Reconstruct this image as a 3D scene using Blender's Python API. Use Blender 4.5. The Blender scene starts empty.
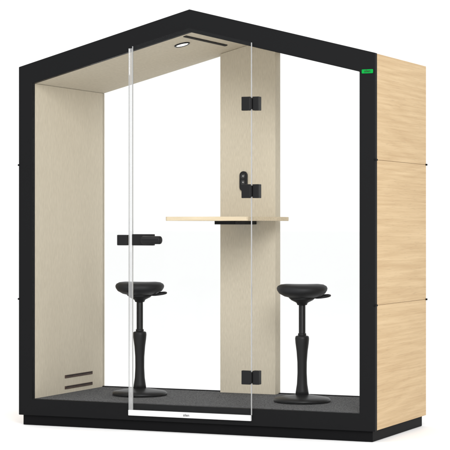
import bpy, bmesh, math
from mathutils import Vector, Matrix

sc = bpy.context.scene
sc.view_settings.view_transform = 'Standard'
sc.view_settings.look = 'None'
sc.view_settings.exposure = 0
COL = sc.collection

# ------------------------------------------------------------ materials
def newmat(name):
    m = bpy.data.materials.new(name); m.use_nodes = True
    nt = m.node_tree
    return m, nt, nt.nodes["Principled BSDF"]

def plain(name, col, rough=.5, spec=.5, metal=0, bump=0, bscale=300, var=0):
    m, nt, b = newmat(name)
    b.inputs["Base Color"].default_value = (*col, 1)
    b.inputs["Roughness"].default_value = rough
    b.inputs["Specular IOR Level"].default_value = spec
    b.inputs["Metallic"].default_value = metal
    tc = nt.nodes.new("ShaderNodeTexCoord")
    n = nt.nodes.new("ShaderNodeTexNoise"); n.inputs["Scale"].default_value = bscale
    n.inputs["Detail"].default_value = 4
    nt.links.new(tc.outputs["Object"], n.inputs["Vector"])
    if bump:
        bp = nt.nodes.new("ShaderNodeBump"); bp.inputs["Strength"].default_value = bump
        bp.inputs["Distance"].default_value = .001
        nt.links.new(n.outputs["Fac"], bp.inputs["Height"])
        nt.links.new(bp.outputs["Normal"], b.inputs["Normal"])
    if var:
        r = nt.nodes.new("ShaderNodeValToRGB")
        r.color_ramp.elements[0].position = .3; r.color_ramp.elements[1].position = .7
        r.color_ramp.elements[0].color = (*[c*(1-var) for c in col], 1)
        r.color_ramp.elements[1].color = (*[min(1, c*(1+var)) for c in col], 1)
        nt.links.new(n.outputs["Fac"], r.inputs["Fac"])
        nt.links.new(r.outputs["Color"], b.inputs["Base Color"])
    return m

def grain(name, dark, light, coarse, fine, ring=.25, rough=.55, bump=.15, pores=None, rings=9, lo=.33, hi=.70):
    """wood grain: broad figure (coarse) + fine straight fibres (fine) + short dark pores"""
    m, nt, b = newmat(name)
    N = nt.nodes.new; L = nt.links.new
    tc = N("ShaderNodeTexCoord")
    def noise(sc_, detail, rgh):
        mp = N("ShaderNodeMapping"); mp.inputs["Scale"].default_value = sc_
        L(tc.outputs["Object"], mp.inputs["Vector"])
        n = N("ShaderNodeTexNoise"); n.inputs["Scale"].default_value = 1
        n.inputs["Detail"].default_value = detail; n.inputs["Roughness"].default_value = rgh
        L(mp.outputs["Vector"], n.inputs["Vector"]); return n
    n1 = noise(coarse, 1, .4); n2 = noise(fine, 4, .6)
    mul = N("ShaderNodeMath"); mul.operation = 'MULTIPLY'; mul.inputs[1].default_value = rings
    L(n1.outputs["Fac"], mul.inputs[0])
    fr = N("ShaderNodeMath"); fr.operation = 'PINGPONG'; fr.inputs[1].default_value = .5
    L(mul.outputs[0], fr.inputs[0])
    a = N("ShaderNodeMath"); a.operation = 'MULTIPLY'; a.inputs[1].default_value = ring
    L(fr.outputs[0], a.inputs[0])
    c = N("ShaderNodeMath"); c.operation = 'ADD'
    L(n2.outputs["Fac"], c.inputs[0]); L(a.outputs[0], c.inputs[1])
    r = N("ShaderNodeValToRGB")
    r.color_ramp.elements[0].position = lo; r.color_ramp.elements[0].color = (*dark, 1)
    r.color_ramp.elements[1].position = hi+ring*.3; r.color_ramp.elements[1].color = (*light, 1)
    L(c.outputs[0], r.inputs["Fac"]); out = r.outputs["Color"]
    if pores:
        n3 = noise(pores, 2, .5)
        pr = N("ShaderNodeMapRange"); pr.inputs["From Min"].default_value = .58; pr.inputs["From Max"].default_value = .72
        pr.inputs["To Min"].default_value = 0; pr.inputs["To Max"].default_value = .28
        L(n3.outputs["Fac"], pr.inputs["Value"])
        mx = N("ShaderNodeMix"); mx.data_type = 'RGBA'
        L(pr.outputs["Result"], mx.inputs[0]); L(out, mx.inputs[6])
        mx.inputs[7].default_value = (*[q*.6 for q in dark], 1)
        out = mx.outputs[2]
    L(out, b.inputs["Base Color"])
    bp = N("ShaderNodeBump"); bp.inputs["Strength"].default_value = bump; bp.inputs["Distance"].default_value = .001
    L(n2.outputs["Fac"], bp.inputs["Height"]); L(bp.outputs["Normal"], b.inputs["Normal"])
    b.inputs["Roughness"].default_value = rough
    b.inputs["Specular IOR Level"].default_value = .2
    return m

M_black = plain("black_powder_coat", (.0062, .0063, .0068), .6, .08, bump=.25, bscale=900)
M_plinth = plain("black_plinth", (.0045, .0045, .005), .6, .06)
M_gap = plain("dark_gap", (.02, .018, .016), .8, .1)
M_core = plain("board_core", (.22, .15, .085), .8, .1)
M_oak = grain("oak_veneer", (.455, .312, .165), (.585, .432, .250), (1, .55, 4.5), (3, 1.5, 75), ring=.24, rings=8, pores=(3, 11, 300), hi=.74, bump=.08)
M_beige = grain("beige_lining", (.470, .418, .328), (.560, .503, .402), (5, 5, .8), (190, 190, 30), ring=.04, rough=.85, rings=4, bump=.2)
M_ceil = grain("beige_ceiling_lining", (.460, .410, .322), (.548, .492, .394), (5, .8, 5), (190, 30, 190), ring=.04, rough=.85, rings=4, bump=.2)
M_table = grain("pale_table_top", (.49, .40, .27), (.62, .525, .38), (1, 8, 8), (4, 90, 90), ring=.15)
M_plastic = plain("black_plastic", (.007, .007, .0075), .38, .18, bump=.1, bscale=600)
M_cush = plain("black_seat_foam", (.009, .009, .010), .5, .2, bump=.4, bscale=500)
M_rail = plain("satin_aluminium_rail", (.66, .66, .66), .35, .5, metal=.1)
M_gedge = plain("glass_edge", (.34, .345, .345), .2, .6)
M_brown = plain("brown_slot", (.065, .036, .025), .6, .2, var=.2, bscale=40)
M_green = plain("green_badge", (.0, .24, .035), .45, .1)
M_dark = plain("dark_lettering", (.015, .015, .015), .5, .2)
M_light = plain("socket_mark", (.45, .45, .45), .5, .3)
M_rim = plain("socket_rim", (.03, .03, .03), .35, .4)
M_ground = plain("white_studio_floor", (.91, .91, .91), .6, .15, var=.01, bscale=3)

# carpet
M_carpet, nt, b = newmat("grey_carpet")
tc = nt.nodes.new("ShaderNodeTexCoord")
mp = nt.nodes.new("ShaderNodeMapping"); mp.inputs["Scale"].default_value = (1, .5, 1)
v = nt.nodes.new("ShaderNodeTexNoise"); v.inputs["Scale"].default_value = 165; v.inputs["Detail"].default_value = 3
v.inputs["Roughness"].default_value = .8
r = nt.nodes.new("ShaderNodeValToRGB")
r.color_ramp.elements[0].position = .38; r.color_ramp.elements[0].color = (.030, .030, .032, 1)
r.color_ramp.elements[1].position = .66; r.color_ramp.elements[1].color = (.155, .155, .16, 1)
bp = nt.nodes.new("ShaderNodeBump"); bp.inputs["Strength"].default_value = .4; bp.inputs["Distance"].default_value = .002
nt.links.new(tc.outputs["Object"], mp.inputs["Vector"])
nt.links.new(mp.outputs["Vector"], v.inputs["Vector"]); nt.links.new(v.outputs["Fac"], r.inputs["Fac"])
nt.links.new(r.outputs["Color"], b.inputs["Base Color"])
nt.links.new(v.outputs["Fac"], bp.inputs["Height"]); nt.links.new(bp.outputs["Normal"], b.inputs["Normal"])
b.inputs["Roughness"].default_value = .95; b.inputs["Specular IOR Level"].default_value = .1

# clear architectural glass
def glassmat(name, tint, base):
    m = bpy.data.materials.new(name); m.use_nodes = True
    nt = m.node_tree; nt.nodes.clear()
    o = nt.nodes.new("ShaderNodeOutputMaterial"); mx = nt.nodes.new("ShaderNodeMixShader")
    tr = nt.nodes.new("ShaderNodeBsdfTransparent"); gl = nt.nodes.new("ShaderNodeBsdfGlossy")
    tr.inputs["Color"].default_value = tint; gl.inputs["Roughness"].default_value = .01
    lw = nt.nodes.new("ShaderNodeLayerWeight"); lw.inputs["Blend"].default_value = .5
    pw = nt.nodes.new("ShaderNodeMath"); pw.operation = 'POWER'; pw.inputs[1].default_value = 5
    ma = nt.nodes.new("ShaderNodeMath"); ma.operation = 'MULTIPLY_ADD'; ma.inputs[1].default_value = .5; ma.inputs[2].default_value = base
    nt.links.new(lw.outputs["Facing"], pw.inputs[0]); nt.links.new(pw.outputs[0], ma.inputs[0])
    nt.links.new(ma.outputs[0], mx.inputs[0]); nt.links.new(tr.outputs[0], mx.inputs[1]); nt.links.new(gl.outputs[0], mx.inputs[2])
    nt.links.new(mx.outputs[0], o.inputs[0]); return m
M_glass = glassmat("clear_glass", (.994, .997, .996, 1), .004)
M_seal = glassmat("clear_plastic_seal", (.985, .985, .985, 1), .28)

M_lamp, nt, b = newmat("lamp_diffuser")
b.inputs["Base Color"].default_value = (.9, .9, .88, 1)
b.inputs["Emission Color"].default_value = (1, .97, .92, 1); b.inputs["Emission Strength"].default_value = 1.0

# ------------------------------------------------------------ helpers
def finish(bm, name, mat, parent=None, smooth=False, bevel=0, loc=None, seg=2):
    bmesh.ops.recalc_face_normals(bm, faces=bm.faces)
    me = bpy.data.meshes.new(name); bm.to_mesh(me); bm.free()
    ob = bpy.data.objects.new(name, me); COL.objects.link(ob)
    me.materials.append(mat)
    if smooth:
        for p in me.polygons: p.use_smooth = True
    if bevel:
        md = ob.modifiers.new("bevel", 'BEVEL'); md.width = bevel; md.segments = seg
        md.limit_method = 'ANGLE'; md.angle_limit = math.radians(30)
    if parent: ob.parent = parent
    if loc: ob.location = loc
    return ob

def addbox(bm, x0, x1, y0, y1, z0, z1, m=None):
    vs = [bm.verts.new((x, y, z)) for x in (x0, x1) for y in (y0, y1) for z in (z0, z1)]
    if m:
        for q in vs: q.co = m @ q.co
    for f in [(0,1,3,2),(4,6,7,5),(0,4,5,1),(2,3,7,6),(0,2,6,4),(1,5,7,3)]:
        bm.faces.new([vs[i] for i in f])

def box(name, x0, x1, y0, y1, z0, z1, mat, parent=None, bevel=0.0015):
    bm = bmesh.new(); addbox(bm, x0, x1, y0, y1, z0, z1)
    return finish(bm, name, mat, parent, bevel=bevel)

def prism(name, pts, y0, y1, mat, parent=None, bevel=.0015, hole=None):
    bm = bmesh.new()
    def loop(P, y): return [bm.verts.new((p[0], y, p[1])) for p in P]
    n = len(pts)
    if hole:
        a, b_, c, d = loop(pts, y0), loop(hole, y0), loop(pts, y1), loop(hole, y1)
        for i in range(n):
            j = (i+1) % n
            bm.faces.new((a[i], a[j], b_[j], b_[i])); bm.faces.new((c[i], d[i], d[j], c[j]))
            bm.faces.new((a[i], c[i], c[j], a[j])); bm.faces.new((b_[i], b_[j], d[j], d[i]))
    else:
        a, c = loop(pts, y0), loop(pts, y1)
        bm.faces.new(a); bm.faces.new(c[::-1])
        for i in range(n):
            j = (i+1) % n
            bm.faces.new((a[i], c[i], c[j], a[j]))
    return finish(bm, name, mat, parent, bevel=bevel)

def lathe(bm, prof, seg=48, cx=0, cy=0):
    rings = []
    for r_, z in prof:
        if r_ < 1e-6: rings.append([bm.verts.new((cx, cy, z))])
        else: rings.append([bm.verts.new((cx+r_*math.cos(2*math.pi*i/seg), cy+r_*math.sin(2*math.pi*i/seg), z)) for i in range(seg)])
    for A, B in zip(rings, rings[1:]):
        for i in range(seg):
            j = (i+1) % seg
            if len(A) == 1: bm.faces.new((A[0], B[i], B[j]))
            elif len(B) == 1: bm.faces.new((A[i], A[j], B[0]))
            else: bm.faces.new((A[i], A[j], B[j], B[i]))

def rounded(w, h, r, seg=6):
    P = []
    for cx, cy, a0 in ((w/2-r, h/2-r, 0), (-w/2+r, h/2-r, 90), (-w/2+r, -h/2+r, 180), (w/2-r, -h/2+r, 270)):
        for k in range(seg+1):
            a = math.radians(a0+90*k/seg); P.append((cx+r*math.cos(a), cy+r*math.sin(a)))
    return P

def text(name, s, size, loc, rot, mat, parent):
    cu = bpy.data.curves.new(name+"_curve", 'FONT'); cu.body = s; cu.size = size
    cu.align_x = 'CENTER'; cu.align_y = 'CENTER'; cu.extrude = .0004
    t = bpy.data.objects.new("tmp", cu); COL.objects.link(t)
    bpy.context.view_layer.update()
    me = bpy.data.meshes.new_from_object(t.evaluated_get(bpy.context.evaluated_depsgraph_get()))
    bpy.data.objects.remove(t)
    ob = bpy.data.objects.new(name, me); COL.objects.link(ob)
    me.materials.clear(); me.materials.append(mat)
    ob.location = loc; ob.rotation_euler = rot; ob.parent = parent
    return ob

# ------------------------------------------------------------ dimensions (metres)
W, D, HE, HP = 2.12, .88, 2.025, 2.30
B, HB, Z0 = .086, .155, .064
ZI, ZP = 1.930, 2.178
MX = W/2
SL = (ZP-ZI)/(MX-B)
J = (1.472, .717)
GZ = .007   # top of the studio floor

# ------------------------------------------------------------ ground
bm = bmesh.new()
vs = [bm.verts.new(p) for p in ((-150, -60, GZ), (150, -60, GZ), (150, 300, GZ), (-150, 300, GZ))]
bm.faces.new(vs)
g = finish(bm, "ground", M_ground); g["kind"] = "structure"

# ------------------------------------------------------------ pod
pod = bpy.data.objects.new("office_pod", None); COL.objects.link(pod)
pod["label"] = "gabled office meeting pod with black frame, oak sides and glass door"
pod["category"] = "office pod"

outer = [(0, Z0), (W, Z0), (W, HE), (MX, HP), (0, HE)]
inner = [(B, HB), (W-B, HB), (W-B, ZI), (MX, ZP), (B, ZI)]
frame = prism("front_frame", outer, 0, .035, M_black, pod, .003, inner)
frame["label"] = "matte black gabled front frame"
prism("back_frame", [(.023, Z0), (W-.023, Z0), (W-.023, HE-.006), (MX, HP-.006), (.023, HE-.006)], D-.03, D-.001, M_black, pod, .002,
      [(B-.02, HB-.01), (W-B+.02, HB-.01), (W-B+.02, ZI+.02), (MX, ZP+.02), (B-.02, ZI+.02)])
bm = bmesh.new(); addbox(bm, .018, W-.020, .020, D-.02, GZ+.0005, Z0)
finish(bm, "plinth", M_plinth, pod, bevel=.003)

for side in (0, 1):
    bm = bmesh.new()
    x0, x1 = ((.003, .022) if side == 0 else (W-.022, W-.003))
    zs = [(Z0+.003, J[1]-.0008), (J[1]+.0008, J[0]-.0008), (J[0]+.0008, HE-.001)]
    for a, c in zs: addbox(bm, x0, x1, .0355, D, a, c)
    sp = finish(bm, "side_panel", M_oak, pod, bevel=.0008)
    sp["label"] = "pale oak veneer side panel with thin joints"
    bx0, bx1 = ((.006, .0215) if side == 0 else (W-.0215, W-.006))
    for z in J:
        box("joint_filler", bx0, bx1, .037, D-.002, z-.0006, z+.0006, M_core, sp, 0)
    bx0, bx1 = ((.0225, B-.008) if side == 0 else (W-B+.008, W-.0225))
    box("wall_core", bx0, bx1, .0355, D-.0305, Z0+.001, HE-.03, M_gap, pod, 0)
    lx0, lx1 = ((B-.0075, B) if side == 0 else (W-B, W-B+.0075))
    box("interior_wall_lining", lx0, lx1, .0355, D-.001, HB, ZI, M_beige, pod, 0)
    for z in J:
        for (a, c) in ((-.003, .030), (D-.010, D+.003)):
            xa, xb = ((-.005, .006) if side == 0 else (W-.006, W+.005))
            box("joint_connector", xa, xb, a, c, z-.005, z+.005, M_plinth, pod, .0015)

for side in (0, 1):
    def mir(P): return P if side == 0 else [(W-x, z) for x, z in P]
    prism("roof_panel", mir([(.024, HE+.002), (MX, HP-.004), (MX, HP-.03), (.024, HE-.022)]), .0355, D-.0305, M_black, pod, 0)
    prism("ceiling_lining", mir([(B-.007, ZI+.0005), (MX, ZP), (MX, ZP+.012), (B-.007, ZI+.0125)]), .0355, D-.001, M_ceil, pod, 0)

box("carpet_floor", B-.007, W-B+.007, .0355, D-.0305, HB-.03, HB+.001, M_carpet, pod, 0)
box("floor_trim", B, W-B, D-.030, D-.012, HB-.009, HB+.006, M_black, pod, .001)

xc0, xc1 = .888, 1.236
def ceil_z(x): return ZI+SL*(x-B) if x < MX else ZI+SL*(W-B-x)
bp_ = prism("back_panel", [(xc0, HB), (xc1, HB), (xc1, ceil_z(xc1)-.001), (MX, ZP-.001), (xc0, ceil_z(xc0)-.001)], .80, D-.002, M_beige, pod, .002)
bp_["label"] = "beige full-height centre panel carrying the table"

# table
bm = bmesh.new()
P = rounded(.50, .615, .018)
a = [bm.verts.new((1.075+x, .4915+y, 1.157)) for x, y in P]; c = [bm.verts.new((1.075+x, .4915+y, 1.180)) for x, y in P]
bm.faces.new(a[::-1]); bm.faces.new(c)
for i in range(len(P)):
    j = (i+1) % len(P); bm.faces.new((a[i], a[j], c[j], c[i]))
tb = finish(bm, "table", M_table, pod, bevel=.002)
box("table_bracket", .99, 1.12, .49, .799, 1.137, 1.1565, M_black, tb, .002)

# control panel on centre panel
CX = 1.040; CZ = 1.388
cp = prism("control_panel", [(CX+x, CZ+z) for x, z in rounded(.048, .116, .0235)], .786, .7995, M_plastic, pod, .002)
for dz in (.030, -.006):
    bm = bmesh.new(); lathe(bm, [(0, .0), (.009, .0), (.010, .0035), (.0125, .0035), (.0135, 0.0)], 24)
    for v_ in bm.verts: v_.co = Vector((CX+v_.co.x, .7858-v_.co.z, CZ+dz+v_.co.y))
    sk = finish(bm, "socket", M_rim, cp)
    bm = bmesh.new(); lathe(bm, [(0, .0022), (.0036, .0022), (.0036, 0.0001)], 16)
    for v_ in bm.verts: v_.co = Vector((CX+v_.co.x, .7855-v_.co.z, CZ+dz+v_.co.y))
    finish(bm, "socket_pin", M_light, cp)

# ceiling lamp and slot on left slope
ang = math.atan(SL)
def on_ceiling(x, y, off): return Matrix.Translation((x, y, ceil_z(x))) @ Matrix.Rotation(-ang, 4, 'Y') @ Matrix.Translation((0, 0, -off))
bm = bmesh.new(); lathe(bm, [(.032, 0), (.032, -.002), (.040, -.006), (.044, -.004), (.044, .001)], 40)
bm.transform(on_ceiling(.905, .24, .001)); lampring = finish(bm, "ceiling_lamp", M_plastic, pod, True)
bm = bmesh.new(); lathe(bm, [(0, -.003), (.033, -.003), (.033, 0)], 40)
bm.transform(on_ceiling(.905, .24, .001)); finish(bm, "lamp_diffuser", M_lamp, lampring)
bm = bmesh.new(); addbox(bm, -.009, .009, .06, .62, -.004, .002, on_ceiling(1.005, 0, .001))
finish(bm, "ceiling_vent", M_gap, pod, bevel=.001)

for z in (.252, .188):
    bm = bmesh.new(); addbox(bm, B-.001, B+.004, .38, .72, z-.009, z+.009)
    v1 = finish(bm, "wall_vent", M_brown, pod, bevel=.002)
    bm = bmesh.new(); addbox(bm, B+.0041, B+.0046, .39, .71, z+.001, z+.006)
    finish(bm, "vent_slot", M_gap, v1)

# ------------------------------------------------------------ glazing
DX0, DX1 = .724, 1.428
GY0, GY1 = .008, .016
gz = ceil_z
prism("window", [(B, HB), (DX0-.006, HB), (DX0-.006, gz(DX0-.006)-.001), (B, ZI)], GY0, GY1, M_glass, pod, 0)
prism("window", [(DX1+.006, HB), (W-B, HB), (W-B, ZI), (DX1+.006, gz(DX1+.006)-.001)], GY0, GY1, M_glass, pod, 0)
prism("window", [(B, HB), (xc0, HB), (xc0, gz(xc0)-.001), (B, ZI)], D-.022, D-.014, M_glass, pod, 0)
prism("window", [(xc1, HB), (W-B, HB), (W-B, ZI), (xc1, gz(xc1)-.001)], D-.022, D-.014, M_glass, pod, 0)

door = bpy.data.objects.new("door", None); COL.objects.link(door); door.parent = pod
door["label"] = "frameless clear glass door with gabled top"
DZ0, ov = .122, .02
prism("door_glass", [(DX0, DZ0), (DX1, DZ0), (DX1, gz(DX1)+ov), (MX, ZP+ov), (DX0, gz(DX0)+ov)], -.012, -.003, M_glass, door, 0)
box("glass_edge", DX0-.0022, DX0-.0003, -.012, -.003, DZ0, gz(DX0)+ov, M_gedge, door, 0)
box("glass_edge", DX1+.0003, DX1+.0035, -.012, -.003, DZ0, gz(DX1)+ov, M_gedge, door, 0)
box("door_seal", DX0-.023, DX0-.0035, -.010, -.004, DZ0, gz(DX0-.02)+ov-.006, M_seal, door, 0)
box("seal_edge", DX0-.0252, DX0-.0235, -.010, -.004, DZ0, gz(DX0-.02)+ov-.006, M_gedge, door, 0)
rail = box("bottom_rail", DX0-.025, DX1, -.016, -.001, .091, .1215, M_rail, door, .002)
text("rail_lettering", "silen", .021, (1.05, -.0168, .106), (math.pi/2, 0, 0), M_dark, rail)

for z in (1.780, 1.314, .322):
    bm = bmesh.new()
    addbox(bm, DX1-.052, DX1-.002, -.022, .000, z-.037, z+.037)
    addbox(bm, DX1+.0075, DX1+.045, -.012, .026, z-.037, z+.037)
    addbox(bm, DX1-.0025, DX1+.008, -.024, .004, z-.03, z+.03)
    finish(bm, "hinge", M_plastic, door, bevel=.003)

box("strike_box", .628, .690, -.014, .024, 1.022, 1.080, M_plastic, door, .004)
box("lock_case", .7245, .855, -.024, .002, 1.022, 1.084, M_plastic, door, .004)
# rounded lever handle with neck
bm = bmesh.new()
prof = [(0, 0), (.014, .0), (.0205, .004), (.022, .010), (.022, .108), (.0205, .114), (.014, .118), (0, .118)]
lathe(bm, prof, 32)
bm.transform(Matrix.Translation((.802, -.056, 1.052)) @ Matrix.Rotation(math.pi/2, 4, 'Y'))
addbox(bm, .806, .834, -.050, -.023, 1.038, 1.066)
finish(bm, "handle", M_plastic, door, bevel=.002)
for p in bpy.data.meshes["handle"].polygons: p.use_smooth = len(p.vertices) == 4 and p.area < 6e-4

bd = prism("badge", [(2.079+x, 1.930+z) for x, z in rounded(.062, .021, .004)], -.0035, -.0005, M_green, pod, .0008)
text("badge_lettering", "silen", .019, (2.079, -.0042, 1.931), (math.pi/2, 0, 0), M_dark, bd)

# ------------------------------------------------------------ stool
FZ = HB+.001
def make_stool():
    root = bpy.data.objects.new("stool", None); COL.objects.link(root)
    bm = bmesh.new()
    lathe(bm, [(0, 0), (.152, 0), (.157, .004), (.157, .014), (.150, .022), (.110, .030), (.060, .037), (.036, .042), (0, .042)], 64)
    finish(bm, "base", M_plastic, root, True)
    bm = bmesh.new()
    lathe(bm, [(0, .043), (.037, .043), (.035, .060), (.029, .10), (.026, .16), (.0265, .22), (.031, .28), (.037, .325), (.039, .350), (.037, .362), (.030, .366), (0, .366)], 40)
    finish(bm, "column", M_plastic, root, True)
    bm = bmesh.new()
    lathe(bm, [(.0, .3665), (.023, .3665), (.023, .378), (.0185, .380), (.0185, .54), (0, .54)], 32)
    finish(bm, "gas_lift", M_plastic, root, True, .001)
    bm = bmesh.new()
    lathe(bm, [(0, .535), (.026, .535), (.032, .548), (.060, .562), (.075, .576), (0, .576)], 40)
    finish(bm, "seat_hub", M_plastic, root, True)
    bm = bmesh.new()
    lathe(bm, [(0, .573), (.06, .574), (.098, .583), (.127, .599), (.138, .612), (.1405, .624), (.135, .636), (.118, .646), (.092, .650), (.06, .649), (.03, .646), (0, .645)], 64)
    for v_ in bm.verts:
        if v_.co.z > .6: v_.co.z += .20*(v_.co.x**2-v_.co.y**2)
    finish(bm, "seat", M_cush, root, True)
    bm = bmesh.new()
    pts = []
    for k in range(24):
        a_ = 2*math.pi*k/24
        pts.append(Vector((.112+.042*math.cos(a_), .024*math.sin(a_), .583+.12*(.042*math.cos(a_))+.004*math.sin(a_))))
    rr = .006; ringv = []
    for k, p in enumerate(pts):
        t_ = (pts[(k+1) % 24]-pts[k-1]).normalized(); n_ = t_.cross(Vector((0, 0, 1))).normalized(); b2 = n_.cross(t_)
        ringv.append([bm.verts.new(p+rr*(math.cos(q*math.pi/4)*n_+math.sin(q*math.pi/4)*b2)) for q in range(8)])
    for k in range(24):
        A, C = ringv[k], ringv[(k+1) % 24]
        for q in range(8): bm.faces.new((A[q], A[(q+1) % 8], C[(q+1) % 8], C[q]))
    finish(bm, "lever", M_plastic, root, True)
    return root
s1 = make_stool()
s1.location = (1.539, .45, FZ+.0005); s1.rotation_euler[2] = math.radians(22)
s2 = s1.copy(); COL.objects.link(s2)
for ch in list(s1.children):
    c2 = ch.copy(); c2.parent = s2; COL.objects.link(c2)
s2.location = (.538, .45, FZ+.0005); s2.rotation_euler[2] = math.radians(15)
for s in (s1, s2):
    s["label"] = "black round active sitting stool on carpet inside the pod"
    s["category"] = "stool"; s["group"] = "stools inside the pod"

# ------------------------------------------------------------ light
w = bpy.data.worlds.new("World"); sc.world = w; w.use_nodes = True
w.node_tree.nodes["Background"].inputs[0].default_value = (1, 1, 1, 1)
w.node_tree.nodes["Background"].inputs[1].default_value = 1.10
def area(name, loc, target, size, power):
    l = bpy.data.lights.new(name, 'AREA'); l.shape = 'SQUARE'; l.size = size; l.energy = power
    ob = bpy.data.objects.new(name, l); COL.objects.link(ob); ob.location = loc
    ob.rotation_euler = (Vector(target)-Vector(loc)).to_track_quat('-Z', 'Y').to_euler()
area("key_softbox", (5.0, -6.0, 4.0), (1, .4, 1), 3.0, 450)
area("top_softbox", (-1.5, -3, 6.5), (1, .4, 0), 4, 90)

# ------------------------------------------------------------ camera
cam = bpy.data.cameras.new("Camera"); co = bpy.data.objects.new("Camera", cam); COL.objects.link(co)
co.location = (5.2285, -8.9658, 1.1339); co.rotation_euler = (math.pi/2, 0, .4156)
cam.sensor_width = 36; cam.lens = 1828.62/450*36; cam.clip_end = 1000
sc.camera = co
